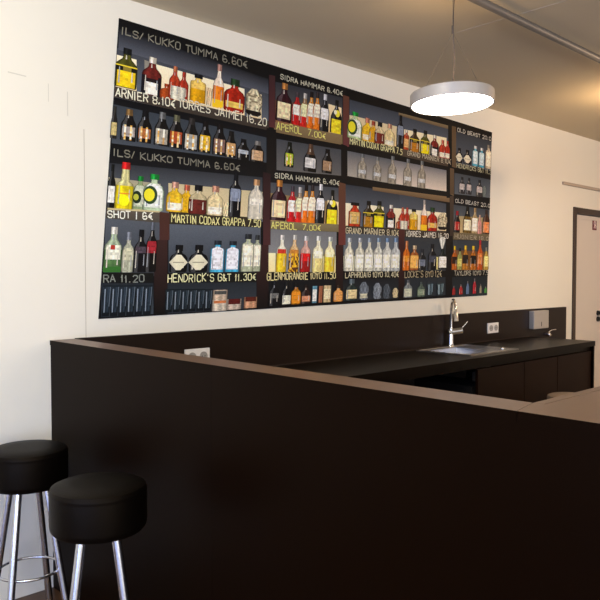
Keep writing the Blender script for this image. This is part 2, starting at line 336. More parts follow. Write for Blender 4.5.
BOTTLES = [
 ('liquor',56,1060,107,183,'5c5a1c','1a1c1c','f2cc1c',(0.02,0.42),None,'band'),
 ('liquor',199,1052,102,181,'7a2a22','f0e4cc','f2ead8',(0.02,0.34),None,'dark'),
 ('squat',292,1052,76,72,'b8501c','a04018',None,(0.12,0.42),None,None),
 ('liquor',334,1059,60,160,'c04424','c87850',None,(0.12,0.42),None,None),
 ('liquor',389,1059,55,143,'b83820','b03a28',None,(0.12,0.42),None,None),
 ('box',358,1059,91,64,'efe6cc','d8c8a0',None,(0.12,0.42),None,None),
 ('square',480,1060,101,150,'e8c060','1c1c20',None,None,'e0a410',None),
 ('tumbler',555,1063,39,92,'d8b890','c0a080',None,(0.12,0.42),None,None),
 ('bowling',613,1063,73,226,'ead8c0','c09080',None,None,'ee8420','low'),
 ('squat',724,1061,131,174,'b82a14','2a4a28','f0c860',(0.12,0.3),None,None),
 ('skull',864,1063,123,146,'cdbf9c','e4dcc4',None,None,None,'darkbase'),
 ('liquor',1092,1067,110,221,'3c1420','c88a48','f2dcae',(0.08,0.5),None,None),
 ('liquor',1197,1066,73,191,'b82c2c','50484c','f4ead8',(0.3,0.62),'c81c1c',None),
 ('liquor',1260,1064,75,199,'b08a60','c8c4bc','e8e4b0',(0.3,0.68),'d02820',None),
 ('liquor',1315,1064,67,219,'e09a30','1c1416','f2e8d0',(0.32,0.68),'e8741c',None),
 ('liquor',1366,1066,64,224,'d8902c','3a3030','f4e4c8',(0.32,0.68),'e8801c',None),
 ('liquor',1432,1064,74,227,'14161a','e8e8e8','f0ece4',(0.32,0.62),None,None),
 ('bell',1539,1068,109,207,'1a160e','14140f','f0d82c',(0.0,0.42),None,'disc'),
 ('beer',10,820,31,147,'2a2620','3a3830','c8b478',(0.1,0.5),None,None),
 ('beer',88,819,76,147,'181210','8c6c40','a89c94',(0.14,0.45),None,'glint'),
 ('beer',177,822,73,150,'181210','141416','b06c38',(0.14,0.45),None,'glint'),
 ('beer',275,821,76,162,'1a1612','7a7a78','a8a090',(0.05,0.5),None,'glint'),
 ('beer',361,820,78,163,'1a1612','6c6a50','a84c28',(0.14,0.5),None,'glint'),
 ('beer',454,819,81,164,'1c1a18','3a3634','b0aca0',(0.06,0.5),None,'glint'),
 ('beer',543,820,71,162,'16120e','1a1616','e0b428',(0.08,0.55),None,'glint'),
 ('beer',639,819,80,163,'1a1412','181416','8c6c60',(0.1,0.52),None,'glint'),
 ('beer',718,816,69,141,'1c1814','1c1a18','c89c68',(0.1,0.55),None,'glint'),
 ('beer',806,813,78,114,'14100e','141214','b8bcc0',(0.3,0.48),None,None),
 ('beer',908,815,88,115,'1a1410','8c8880','c8a47c',(0.08,0.55),None,None),
 ('beer',1154,814,68,145,'141a0c','1a1e12','a8b828',(0.1,0.55),None,'glint'),
 ('champagne',1328,806,97,165,'14100e','6c503c','d8d4cc',(0.14,0.5),None,None),
 ('beer',1475,813,80,148,'14100e','14100e','a88868',(0.1,0.5),None,None),
 ('bowling',1803,816,88,158,'a89e8a','7c8080','c8c8c4',(0.2,0.34),None,None),
 ('bowling',1954,814,87,160,'a89e8a','7c8080','c8c8c4',(0.2,0.34),None,None),
 ('bowling',2112,810,91,190,'a89e8a','7c8080','c8c8c4',(0.2,0.34),None,None),
 ('bowling',2282,812,95,190,'a89e8a','7c8080','c8c8c4',(0.2,0.34),None,None),
 ('bowling',2444,812,94,197,'a89e8a','7c8080','c8c8c4',(0.2,0.34),None,None),
 ('liquor',2955,817,74,132,'403c3c','302c2c','c8bcb4',(0.25,0.6),None,None),
 ('liquor',3050,820,69,132,'403c3c','302c2c','c8bcb4',(0.25,0.6),None,None),
 ('liquor',3198,815,86,137,'403c3c','302c2c','c8bcb4',(0.25,0.6),None,None),
 ('skull',3270,820,58,91,'6c7470','50585a',None,(0.12,0.42),None,None),
 ('flask',1714,1061,124,171,'b8c890','20a040','eef0dc',(0.08,0.72),None,'ring'),
 ('squat',1836,1062,94,153,'e8b828','d88c70','f8e8c8',(0.06,0.28),None,None),
 ('squat',1897,1064,81,141,'d8a020','b05038',None,(0.12,0.42),None,None),
 ('squat',1964,1063,98,146,'d0bc90','1c1c20',None,None,'7c2c20',None),
 ('squat',2067,1065,101,149,'e0c890','d8a080','f8ecd0',(0.04,0.25),None,None),
 ('wine',2183,1064,71,231,'0e1014','101216','8c94a0',(0.4,0.68),None,None),
 ('square',2253,1065,61,138,'c05028','e8dcc8','e8b878',(0.12,0.55),None,None),
 ('liquor',2347,1061,103,165,'4a3414','141210','b87818',(0.0,0.4),None,'band'),
 ('liquor',2470,1063,101,172,'5c5a1c','1a1c1c','f4dc18',(0.02,0.42),None,'band'),
 ('liquor',2586,1065,92,155,'8a2a22','f0e4cc','f2ead8',(0.02,0.34),None,'dark'),
 ('liquor',2686,1064,82,135,'c84428','c86850','f0e6cc',(0.04,0.3),None,None),
 ('liquor',2749,1066,57,135,'c03820','b03a28','f0e6cc',(0.04,0.3),None,None),
 ('squat',2905,1056,80,115,'0c0c10','101014','e8e0c4',None,None,'diamond'),
 ('squat',3016,1058,96,113,'0c0c10','101014','e8e0c4',None,None,'diamond'),
 ('square',3124,1058,79,161,'58b0c4','e8ece8','dceae8',(0.1,0.75),None,None),
 ('square',3215,1058,81,158,'50a8bc','d8dcd8','d4e4e4',(0.1,0.75),None,None),
 ('square',3314,1059,88,197,'c8b898','8c8478','f4e8cc',(0.1,0.7),None,None),
 ('liquor',19,504,37,199,'101210','141614','e8e4d8',(0.12,0.5),None,None),
 ('tabasco',89,504,97,215,'e4dc9c','e02828','f4e01c',None,'e8d018','disc2'),
 ('flask',173,507,67,156,'8c9c70','1c8c38','c8ccb0',(0.08,0.72),None,'ring2'),
 ('flask',252,506,109,174,'b4c4a0','20a040','eef0e0',(0.08,0.74),None,'ring'),
 ('squat',449,508,74,138,'d8a81c','c86850',None,(0.12,0.42),None,None),
 ('squat',376,507,90,147,'e0b428','e0a890','fbf0d4',(0.06,0.3),None,None),
 ('squat',522,505,108,147,'c0b088','18181c',None,None,'6c2820',None),
 ('squat',633,504,99,153,'dcc898','d89c80','fbf0d8',(0.05,0.28),None,None),
 ('tumbler',710,503,54,77,'d8c498','e0d0a8',None,(0.12,0.42),None,None),
 ('wine',767,504,76,235,'0c0e14','14161c','8c94a4',(0.36,0.64),None,None),
 ('flask',916,500,99,218,'ccc4b0','d0a070','f2ead8',(0.36,0.52),None,None),
 ('liquor',1089,501,112,231,'3c1420','d08c40','f6dcaa',(0.08,0.5),None,None),
 ('liquor',1196,499,72,209,'c02c34','504850','f6ecdc',(0.28,0.6),'cc1c24',None),
 ('liquor',1256,499,74,208,'b09a80','c8c4c0','e8e4b8',(0.3,0.68),'d02820',None),
 ('liquor',1307,500,67,224,'e09a30','1c1416','f4e8d0',(0.32,0.68),'e8741c',None),
 ('liquor',1360,501,68,228,'dc942c','3a3234','f6e8cc',(0.32,0.68),'e8801c',None),
 ('liquor',1431,502,74,240,'14161a','f0f0f0','f2eee8',(0.34,0.64),None,None),
 ('bell',1537,504,108,210,'1a160e','14140f','f4dc28',(0.0,0.42),None,'disc'),
 ('amaretto',1749,500,115,153,'c8401c','181412','d8b46c',(0.1,0.6),None,None),
 ('liquor',1883,500,95,173,'3a2c12','141210','b07c1c',(0.0,0.4),None,'band'),
 ('liquor',1991,502,103,179,'5c5a1c','1a1c1c','f4e018',(0.02,0.44),None,'band'),
 ('liquor',2115,506,91,158,'8a2a22','f4e8d4','f2ead8',(0.02,0.34),None,'dark'),
 ('squat',2212,506,66,74,'b8501c','a04018',None,(0.12,0.42),None,None),
 ('liquor',2243,505,66,151,'c84428','c87050',None,(0.12,0.42),None,None),
 ('liquor',2293,507,62,152,'c03820','c05040',None,(0.12,0.42),None,None),
 ('box',2262,504,83,58,'efe6cc','d8c8a0',None,(0.12,0.42),None,None),
 ('square',2369,505,97,149,'e8c868','1c1c20',None,None,'e0a410',None),
 ('bowling',2489,505,75,223,'ead8c4','b0a8a0',None,None,'ee8420','low'),
 ('squat',2590,506,115,175,'b82a14','2a4a28','f0c060',(0.14,0.34),None,None),
 ('skull',2717,520,119,129,'cdbf9c','e4dcc4',None,None,None,'darkbase'),
 ('beer',2905,508,73,169,'1a0c0e','a02030','b02c28',(0.12,0.5),None,None),
 ('champagne',3042,511,103,212,'7c6020','1c1a12','f6ecc8',(0.1,0.5),None,None),
 ('liquor',3145,512,87,206,'c0a878','b09468','fbf2dc',(0.08,0.6),None,None),
 ('liquor',3216,512,57,154,'e0a094','d8b8a0',None,(0.12,0.42),None,None),
 ('wine',3309,513,93,201,'50301c','3c2c24','e88c50',(0.06,0.5),None,None),
 ('liquor',49,211,84,207,'b8c8a4','f4eedc','e8e4cc',(0.28,0.6),'587c48','redmark'),
 ('squat',130,210,60,188,'a8a890','8c9098','c8c4a4',(0.3,0.6),None,None),
 ('liquor',198,210,67,202,'141216','0e0e12','50444c',(0.45,0.6),None,None),
 ('liquor',259,211,57,239,'14100f','6c7078','a02830',(0.38,0.62),None,None),
 ('squat',423,209,97,136,'08080b','101014','e8e0c0',None,None,'diamond'),
 ('squat',547,209,108,139,'08080b','101014','e8e0c0',None,None,'diamond'),
 ('square',668,209,93,165,'4cb0d0','28303a','ece8e8',(0.08,0.8),None,None),
 ('square',771,210,97,164,'44a8c8','28303a','e8e6e8',(0.08,0.8),None,None),
 ('square',943,212,62,201,'a0a488','383c3e','f2ead0',(0.14,0.72),None,None),
 ('square',877,211,90,205,'b0b494','303438','f4ecd0',(0.14,0.72),None,None),
 ('clear',1132,207,82,213,'e0dcc4','e8e4dc','c83c28',(0.5,0.62),'f0c830',None),
 ('clear',1231,207,81,217,'d0b080','d8d4cc','c88438',(0.4,0.6),'6c4020','fruit'),
 ('clear',1325,206,88,215,'c8a090','d8d8d4','d82020',(0.3,0.52),'a81c1c',None),
 ('clear',1431,206,95,219,'ece4c0','e4e4dc','f8f4d8',(0.38,0.58),'f4e090',None),
 ('clear',1534,207,94,216,'ece0b0','d8dcd4','f8f0c0',(0.42,0.56),'f4d440',None),
 ('clear',1712,210,90,213,'e8e2c8','ccd0d0','fbf8e0',(0.1,0.5),None,None),
 ('clear',1813,209,93,217,'e0dcc4','b8bec4','fbf8e0',(0.1,0.5),None,None),
 ('clear',1906,209,96,220,'dad8c4','a0acb8','fbf8e0',(0.1,0.5),None,None),
 ('clear',1999,209,98,224,'d8d8c8','8ea4ba','fbf8e0',(0.1,0.5),None,None),
 ('clear',2091,208,101,227,'d4d6cc','7c98b8','fbf8e0',(0.1,0.5),None,None),
 ('clear',2181,208,104,231,'c8ccc8','7c98b8','fbf8e0',(0.1,0.5),None,None),
 ('liquor',2302,213,73,209,'e07820','d89060','f0a030',(0.3,0.5),None,None),
 ('flask',2393,214,99,178,'b06830','e0c8a0','f2b860',(0.08,0.6),None,None),
 ('liquor',2485,215,82,154,'1c1e22','303238','6c7484',(0.2,0.5),None,None),
 ('liquor',2605,215,91,194,'121418','1c1c20','484c58',(0.3,0.55),None,None),
 ('tumbler',2675,219,43,95,'e8d890','f0e0a0',None,(0.12,0.42),None,None),
 ('liquor',2733,220,101,162,'1c2420','26302c','f2f0e4',(0.08,0.6),None,None),
 ('cone',2723,377,82,90,'eef0e4','f4f4ec',None,(0.12,0.42),None,None),
 ('liquor',2886,216,68,186,'c06820','ecc428','341c10',(0.25,0.55),None,None),
 ('liquor',2956,218,67,170,'a8a860','22262a','d8d070',(0.15,0.5),None,None),
 ('liquor',3031,217,84,192,'c88830','ecc838','2a201c',(0.25,0.62),None,None),
 ('liquor',3138,216,86,193,'c07420','ecc838','1c1612',(0.25,0.6),None,None),
 ('liquor',3233,215,74,246,'c85c20','b02838','d88848',(0.2,0.55),None,None),
 ('liquor',3324,215,70,187,'c8a850','8c8c84','f4e490',(0.15,0.6),None,None),
 ('tumbler',31,10,47,143,'222c34','50606c',None,None,None,'glass'),
 ('tumbler',74,9,48,143,'222c34','50606c',None,None,None,'glass'),
 ('tumbler',117,8,48,143,'222c34','50606c',None,None,None,'glass'),
 ('tumbler',161,8,49,143,'222c34','50606c',None,None,None,'glass'),
 ('tumbler',207,7,50,143,'222c34','50606c',None,None,None,'glass'),
 ('tumbler',255,6,51,143,'222c34','50606c',None,None,None,'glass'),
 ('tumbler',380,11,51,116,'1e282e','44545e',None,None,None,'glass'),
 ('tumbler',427,11,52,115,'1e282e','44545e',None,None,None,'glass'),
 ('tumbler',475,10,53,115,'1e282e','44545e',None,None,None,'glass'),
 ('tumbler',524,10,54,114,'1e282e','44545e',None,None,None,'glass'),
 ('tumbler',574,10,55,113,'1e282e','44545e',None,None,None,'glass'),
 ('tumbler',623,9,56,112,'1e282e','44545e',None,None,None,'glass'),
 ('box',702,4,101,58,'e8d8c0','d89868','c87848',(0.7,0.95),None,None),
 ('box',702,62,97,53,'d8c0a4','8c8c8c','50504c',(0.55,0.9),None,None),
 ('box',800,7,101,57,'d8c4b0','3a1414','5c1c18',(0.5,1),None,None),
 ('box',916,10,94,61,'e0a880','4a2018','5c2418',(0.6,1),None,None),
 ('liquor',1091,15,73,142,'14161a','20242a','6c6c68',(0.3,0.5),None,None),
 ('liquor',1187,15,70,134,'101214','1c2024','e4e0c8',(0.04,0.42),None,None),
 ('squat',1263,17,75,125,'c8801c','1c1c1c','e89428',(0.05,0.6),None,None),
 ('liquor',1346,18,75,113,'3a2420','241c1c','d89470',(0.1,0.4),None,None),
 ('box',1418,18,43,103,'6ca0b4','e8e4d0','e8e4d8',(0.1,0.8),None,None),
 ('box',1470,18,35,102,'b07050','503028',None,(0.12,0.42),None,None),
 ('box',1527,18,69,104,'e0c898','4c7c90','f0e0b8',(0.2,0.8),None,None),
 ('squat',1627,19,79,104,'d89448','3a2c20','e8a860',(0.1,0.7),None,None),
 ('squat',1750,21,109,138,'30403c','6c7c84','e8d4a0',(0.08,0.5),None,None),
 ('skull',1869,20,98,118,'6c747c','8c949c','d0ccb0',(0.1,0.35),None,None),
 ('skull',2004,21,92,108,'7c848c','8c949c',None,(0.12,0.42),None,None),
 ('skull',2102,20,84,100,'4c545c','747c84',None,(0.12,0.42),None,None),
 ('skull',2195,23,65,68,'c8b890','d8ccac',None,(0.12,0.42),None,None),
 ('liquor',2333,20,90,125,'8c9494','5c6064','c8ccb4',(0.05,0.5),None,None),
 ('liquor',2485,19,87,109,'5c6c60','4c5858','8c9c84',(0.1,0.5),None,None),
 ('tumbler',2592,18,78,100,'3c4c54','7c909c',None,None,None,'glass'),
 ('tumbler',2717,17,92,99,'3c4c52','7c9498',None,None,None,'glass'),
 ('beer',2890,21,39,69,'a02c2c','6c6c70',None,(0.12,0.42),None,None),
 ('beer',2983,21,47,78,'b83030','6c6c70',None,(0.12,0.42),None,None),
 ('beer',3073,21,38,104,'6c84a8','6c6c70',None,(0.12,0.42),None,None),
 ('beer',3168,21,45,123,'b83440','6c6c70',None,(0.12,0.42),None,None),
 ('beer',3256,22,29,76,'a89c84','6c6c70',None,(0.12,0.42),None,None),
 ('beer',3328,22,35,53,'58a050','6c6c70',None,(0.12,0.42),None,None),
]
TEXTS = [
 ('ILS/ KUKKO TUMMA 6.60€',((9,1300),(806,1312),(803,1349),(7,1332)),'8a8676'),
 ('ARNIER 8,10€',((3,1014),(349,1018),(346,1057),(0,1052)),'f0e8cc'),
 ('10RRES JAIMEI 16.20',((367,1027),(968,1021),(965,1063),(364,1068)),'f0e8cc'),
 ('SIDRA HAMMAR 6.40€',((1048,1305),(1588,1310),(1586,1338),(1046,1331)),'c8c4ac'),
 ('APEROL  7.00€',((1039,1018),(1453,1019),(1450,1053),(1037,1058)),'e8e080'),
 ('MARTIN CODAX GRAPPA 7.5',((1669,1023),(2213,1024),(2211,1063),(1667,1060)),'ece4a8'),
 ('GRAND MARNIER 8.10€',((2266,1030),(2797,1028),(2795,1065),(2264,1063)),'c8bca0'),
 ('OLD BEAST 20.0',((2866,1295),(3349,1298),(3347,1325),(2864,1323)),'c8c4b8'),
 ('HENDRICKS G&T 11.3',((2871,1016),(3365,1016),(3363,1053),(2870,1047)),'ccc8a4'),
 ('ILS/ KUKKO TUMMA 6.60€',((10,741),(793,751),(790,785),(7,771)),'8a8676'),
 ('SIDRA HAMMAR 6.40€',((1045,743),(1593,749),(1591,777),(1043,770)),'c8c4ac'),
 ('OLD BEAST 20.0',((2868,743),(3360,739),(3359,766),(2867,771)),'c8c4b8'),
 ('SHOT | 6€',((6,460),(258,463),(256,496),(3,492)),'f4f0dc'),
 ('MARTIN CODAX GRAPPA 7.50',((362,455),(963,459),(960,497),(359,494)),'e8e09c'),
 ('APEROL  7.00€',((1039,454),(1447,458),(1444,490),(1036,491)),'ece484'),
 ('GRAND MARNIER 8.10€',((1669,452),(2210,456),(2207,493),(1667,489)),'dcd0ac'),
 ('10RRES JAIMEI 16.20',((2287,455),(2798,460),(2796,496),(2285,492)),'f0e8d4'),
 ('HUGNIER 18.0',((2873,463),(3355,463),(3354,493),(2872,494)),'b0a48c'),
 ('RA 11.20',((6,167),(233,164),(230,196),(3,200)),'8c9084'),
 ("HENDRICK'S G&T 11.30€",((362,160),(950,163),(948,200),(359,199)),'ece8b4'),
 ('GLENMORANGIE 10YO 11,50',((1027,163),(1600,165),(1597,203),(1024,203)),'ecdca0'),
 ('LAPHROAIG 10YO 10.40€',((1682,169),(2227,170),(2225,206),(1680,202)),'d8d0ac'),
 ("LOCKE'S 8YO 12€",((2288,163),(2731,164),(2729,209),(2286,206)),'b8ac8c'),
 ('TAYLORS 10YO 7.9',((2885,171),(3363,174),(3361,209),(2883,207)),'b8b4a4'),
]

MW, MH = 3.36, 1.37
mural = empty('wall_mural', (QUAD[0][0], WY, QUAD[0][1]))
tag(mural, 'long printed photo mural of bottles on dark bar shelves mounted on the wall', 'mural')
def mp_(X, Y, lay):
    s, t = X/1000/MW, Y/1000/MH
    c = [(1-s)*(1-t)*QUAD[0][k] + s*(1-t)*QUAD[1][k] + s*t*QUAD[2][k] + (1-s)*t*QUAD[3][k] for k in (0, 1)]
    return (c[0]-QUAD[0][0], -.004 - lay*.00012, c[1]-QUAD[0][1])
class Ink:
    def __init__(s): s.v = []; s.f = []; s.c = []
    def quad(s, pts, cols, lay):      # pts and cols counted around the face
        i = len(s.v); s.v += [mp_(x, y, lay) for x, y in pts]; s.f.append(tuple(range(i, i+len(pts)))); s.c += cols
    def make(s, name, label=None):
        me = bpy.data.meshes.new(name); me.from_pydata(s.v, [], s.f); me.materials.append(pm)
        a = me.color_attributes.new('ink', 'FLOAT_COLOR', 'CORNER')
        for k, c in enumerate(s.c): a.data[k].color = (*[min(1, 1.15 * max(0, x) ** 1.06) for x in c], 1)
        o = bpy.data.objects.new(name, me); COL.objects.link(o); o.parent = mural
        if label: o['label'] = label
        return o
# carrier board, slightly out of square like the real one
bm = bmesh.new()
fr = [bm.verts.new(mp_(x, y, 0)) for x, y in ((0, 0), (MW*1000, 0), (MW*1000, MH*1000), (0, MH*1000))]
bk = [bm.verts.new((v.co.x, 0, v.co.z)) for v in fr]
bm.faces.new(fr)
for i in range(4): bm.faces.new((fr[i], bk[i], bk[(i+1) % 4], fr[(i+1) % 4]))
finish('backing_board', bm, mat('mural_black', '0c0c0e', .6, spec=.15, var=.05), mural)
NAMES = {'price_board': 'price_board', 'shelf': 'printed_shelf', 'upright': 'printed_upright'}
bgk = Ink(); lay = 1
for kind, tl, tr, br_, bl, ct, cb in PANELS:
    ct, cb = srgb(ct), srgb(cb)
    if kind == 'bg': ct, cb = [tuple(.55*x + .45*(.2*c[0]+.7*c[1]+.1*c[2]) for x in c) for c in (ct, cb)]; ct = tuple(x*1.2 for x in ct) if ct[0] > .012 else ct; cb = tuple(x*1.35 for x in cb) if cb[0] > .012 else cb
    if kind in ('bg', 'panel'): bgk.quad([bl, br_, tr, tl], [cb, cb, ct, ct], lay); lay += .1
    else:
        k = Ink(); k.quad([bl, br_, tr, tl], [cb, cb, ct, ct], lay + 2); lay += .1; k.make(NAMES[kind])
bgk.make('printed_background')
PROF = {
 'liquor': [(0,.92),(.03,1),(.53,1),(.60,.92),(.66,.70),(.72,.44),(.78,.36),(.84,.34),(.845,.38),(1,.37)],
 'wine': [(0,.95),(.02,1),(.60,1),(.68,.82),(.74,.48),(.80,.36),(1,.34)],
 'beer': [(0,.95),(.03,1),(.50,1),(.58,.88),(.68,.62),(.78,.5),(.96,.42),(1,.46)],
 'champagne': [(0,.93),(.04,1),(.45,1),(.6,.75),(.72,.5),(.85,.38),(1,.34)],
 'squat': [(0,.85),(.04,.97),(.3,1),(.52,.98),(.62,.8),(.69,.42),(.76,.3),(.79,.42),(1,.42)],
 'square': [(0,1),(.68,1),(.74,.92),(.78,.4),(.85,.36),(.86,.52),(1,.52)],
 'bell': [(0,1),(.42,.95),(.5,.9),(.6,.72),(.70,.42),(.78,.27),(1,.27)],
 'bowling': [(0,.9),(.02,1),(.52,1),(.62,.78),(.70,.4),(.84,.3),(.85,.42),(1,.42)],
 'clear': [(0,.93),(.03,1),(.56,1),(.64,.88),(.70,.5),(.76,.34),(.86,.34),(.87,.46),(1,.44)],
 'tumbler': [(0,.8),(1,1)], 'box': [(0,1),(1,1)], 'cone': [(0,.25),(.6,.9),(.85,1),(1,.4)],
 'skull': [(0,.6),(.1,.95),(.25,.8),(.45,1),(.75,.95),(.9,.6),(1,.35)],
 'flask': [(0,.95),(.04,1),(.55,1),(.68,.8),(.76,.34),(.84,.28),(.85,.42),(1,.42)],
 'tabasco': [(0,1),(.48,1),(.54,.9),(.60,.52),(.84,.4),(.85,.5),(1,.44)],
 'amaretto': [(0,1),(.62,1),(.63,.8),(.72,.65),(.80,.35),(.86,.35),(.87,.7),(1,.7)],
}
CAPT = {'liquor': .84, 'wine': .82, 'beer': .80, 'champagne': .62, 'squat': .79, 'square': .86, 'bell': .86, 'bowling': .85, 'clear': .87, 'flask': .85, 'tabasco': .85, 'amaretto': .87}
PNAME = {'liquor': 'liquor_bottle', 'wine': 'wine_bottle', 'beer': 'beer_bottle', 'champagne': 'sparkling_wine_bottle', 'squat': 'round_bottle', 'square': 'square_bottle', 'bell': 'bell_shaped_bottle',
         'bowling': 'glass_bottle', 'clear': 'glass_bottle', 'tumbler': 'drinking_glass', 'box': 'box', 'cone': 'drinking_glass', 'skull': 'decanter', 'flask': 'flask_bottle', 'tabasco': 'long_neck_bottle', 'amaretto': 'square_bottle'}
def hw(prof, t):
    for (a, ra), (b2, rb) in zip(prof, prof[1:]):
        if t <= b2: return ra + (rb-ra) * (t-a) / max(1e-6, b2-a)
    return prof[-1][1]
def lum(c): return .2*c[0]+.7*c[1]+.1*c[2]
US = [-1, -.8, -.55, -.3, -.05, .2, .45, .65, .85, 1]
def hue(h):
    r, g, b2 = [int(h[i:i+2], 16) for i in (0, 2, 4)]
    mx_, mn = max(r, g, b2), min(r, g, b2)
    if mx_ < 70: return 'dark'
    if mx_-mn < 45: return 'clear' if mx_ > 150 else 'grey'
    if r == mx_: return 'red' if g < 90 else 'amber' if g < 160 else 'yellow' if b2 < 110 else 'pale'
    return 'green' if g == mx_ else 'blue'
def bottle(t, X, Y, w, h, body, cap, lab, lr, liq, extra, lay):
    if t in ('liquor', 'beer', 'wine', 'champagne', 'squat', 'flask'): w *= 1.12
    prof = PROF[t]; ink = Ink(); cb, cc = srgb(body), srgb(cap); cl = srgb(lab) if lab and lr else None; lq = srgb(liq) if liq else None
    ts = sorted({p[0] for p in prof} | {k/16 for k in range(17)} | ({lr[0], lr[1]} if cl else set()) | ({.5} if lq else set()) | {CAPT.get(t, 1)})
    capt = CAPT.get(t, 1.1); glassy = t in ('bowling', 'clear', 'skull', 'tumbler') or (t in ('flask', 'squat', 'square') and lum(cb) > .3)
    for a, b2 in zip(ts, ts[1:]):
        if b2-a < 1e-4: continue
        m_ = (a+b2)/2; ra, rb = hw(prof, a), hw(prof, b2-1e-5)
        for u0, u1 in zip(US, US[1:]):
            um = (u0+u1)/2; cols = []
            inlab = cl and lr[0] < m_ < lr[1] and abs(um) < .9
            for u in (u0, u1, u1, u0):
                if m_ > capt: c = cc; g = .45 + .9*math.exp(-((u+.3)/.3)**2)
                elif inlab: c = cl; g = 1.04 - .3*u*u; g *= .82 if (int(m_*40) % 4 == 0 and abs(um) < .6) else 1
                elif lq and m_ < .5: c = lq; g = .85 + .35*math.exp(-((u+.4)/.25)**2) - .3*u*u
                elif glassy:
                    c = cb; g = 1.1 - .55*abs(u)**3 + .25*math.exp(-((u-.45)/.12)**2) - .25*math.exp(-((u+.15)/.15)**2)
                    if t in ('tumbler', 'skull'): g += .6*math.sin(u*9+X)*math.cos(m_*11+X)
                    if t in ('clear', 'bowling') and not lq: g *= .8 + .3*math.sin(u*7+X)*math.sin(m_*17)
                else: c = cb; g = .6 + .55*math.exp(-((u+.45)/.22)**2) + .35*math.exp(-((u-.5)/.15)**2) - .25*abs(u)**4
                c = [x*g for x in c]
                if not glassy and not inlab and m_ < capt and lum(cb) < .05 and (.42 < um*-1 < .7) and m_ < .9: c = [x + .05 for x in c]
                if glassy and not inlab and m_ < capt and abs(u) > .9: c = [x*.35 for x in c]
                elif not inlab and abs(u) > .9: c = [x*.55 for x in c]
                cols.append(c)
            j = 1 + random.uniform(-.22, .22); cols = [[x*j for x in c] for c in cols]
            if extra == 'band' and .42 < m_ < .52: cols = [[x*.25 for x in srgb('3a3420')]]*4 if abs(um) > .35 else [list(srgb('8c7c30'))]*4
            if extra == 'band' and .52 < m_ < .58: cols = [list(srgb('e0c838'))]*4
            if extra == 'dark' and m_ < .5 and abs(um) > .62: cols = [list(srgb('14121a'))]*4
            if extra == 'dark' and .34 < m_ < .44: cols = [list(srgb('201418'))]*4
            if extra == 'low' and m_ < .16: cols = [list(srgb('f4c424'))]*4
            if extra == 'darkbase' and m_ < .16: cols = [list(srgb('1c1612'))]*4
            if extra == 'darkbase' and .16 < m_ < .8 and random.random() < .3: cols = [list(srgb('8a7c60'))]*4
            if extra == 'fruit' and m_ < .5 and random.random() < .35: cols = [list(srgb('e8b428'))]*4
            if extra == 'redmark' and .48 < m_ < .6 and abs(um) < .3: cols = [list(srgb('b03828'))]*4
            if extra == 'redmark' and m_ < .14: cols = [list(srgb('386c2c'))]*4
            if extra == 'glint' and (abs(um+.42) < .15 or abs(um-.35) < .15) and .04 < m_ < .5: cols = [list(srgb(random.choice(('f0d89c', 'e8b454', 'c89c60', 'f4ecd8'))))]*4
            if t == 'tumbler' and extra == 'glass':
                if m_ > .93: cols = [[x*.5 for x in cb]]*4
                elif abs(um+.42) < .14 and .15 < m_ < .9: cols = [[x*5+.16 for x in cb]]*4
                elif abs(um-.75) < .12 and m_ > .3: cols = [[x*3+.06 for x in cb]]*4
                elif abs(um-.35) < .12 and .45 < m_: cols = [[x*1.9 for x in cb]]*4
                elif abs(um) > .9: cols = [[x*.3 for x in cb]]*4
                elif m_ < .1: cols = [[x*.3 for x in cb]]*4
            q = [(X+u0*ra*w/2, Y+a*h), (X+u1*ra*w/2, Y+a*h), (X+u1*rb*w/2, Y+b2*h), (X+u0*rb*w/2, Y+b2*h)]
            ink.quad(q, cols, lay)
    def disc(cx, cy, r, col, l2, n=18, ry=None):
        c = srgb(col); ink.quad([(cx+r*math.cos(2*PI*k/n), cy+(ry or r)*math.sin(2*PI*k/n)) for k in range(n)], [c]*n, l2)
    if extra == 'disc': disc(X+.08*w, Y+.60*h, w*.2, 'f4e040', lay+.4); disc(X-.1*w, Y+.63*h, w*.13, 'f4ecd0', lay+.5)
    if extra == 'disc2': disc(X, Y+.18*h, w*.30, 'f8f018', lay+.4, ry=w*.27); ink.quad([(X-.3*w, Y+.32*h), (X+.3*w, Y+.32*h), (X+.3*w, Y+.34*h), (X-.3*w, Y+.34*h)], [srgb('e08030')]*4, lay+.4)
    if extra == 'ring': disc(X-.16*w, Y+.42*h, w*.34, '30482c', lay+.4, ry=w*.36); disc(X-.2*w, Y+.42*h, w*.25, 'e8dc30', lay+.5)
    if extra == 'ring2': disc(X-.2*w, Y+.36*h, w*.34, '20301c', lay+.4, ry=w*.4); disc(X-.26*w, Y+.36*h, w*.2, 'b8b840', lay+.5)
    if extra == 'diamond':
        a = w*.52; pts = [(X-a, Y+.36*h), (X-a*.25, Y+.08*h), (X+a*.25, Y+.08*h), (X+a, Y+.36*h), (X+a*.25, Y+.64*h), (X-a*.25, Y+.64*h)]
        ink.quad(pts, [[x*g for x in srgb(lab)] for g in (.7, 1, 1, .8, 1, 1)], lay+.4); ink.quad([(X-a*.6, Y+.34*h), (X+a*.6, Y+.34*h), (X+a*.6, Y+.38*h), (X-a*.6, Y+.38*h)], [srgb('a8a084')]*4, lay+.5)
    if t not in ('box', 'tumbler', 'skull', 'cone') and w > 45:
        for uu, a, c2 in ((-.62, .1, .5), (.55, .16, .42), (-.2, .72, .82)):
            g = srgb('fff6e0') if random.random() < .6 else srgb('c8ccd0'); r2 = hw(prof, c2) * w / 2; ww = w*.035
            if random.random() < .75: ink.quad([(X+uu*r2-ww, Y+a*h), (X+uu*r2+ww, Y+a*h), (X+uu*r2+ww*.6, Y+c2*h), (X+uu*r2-ww*.6, Y+c2*h)], [[x*.8 for x in g], [x*.5 for x in g], [x*.4 for x in g], [x*.8 for x in g]], lay+.35)
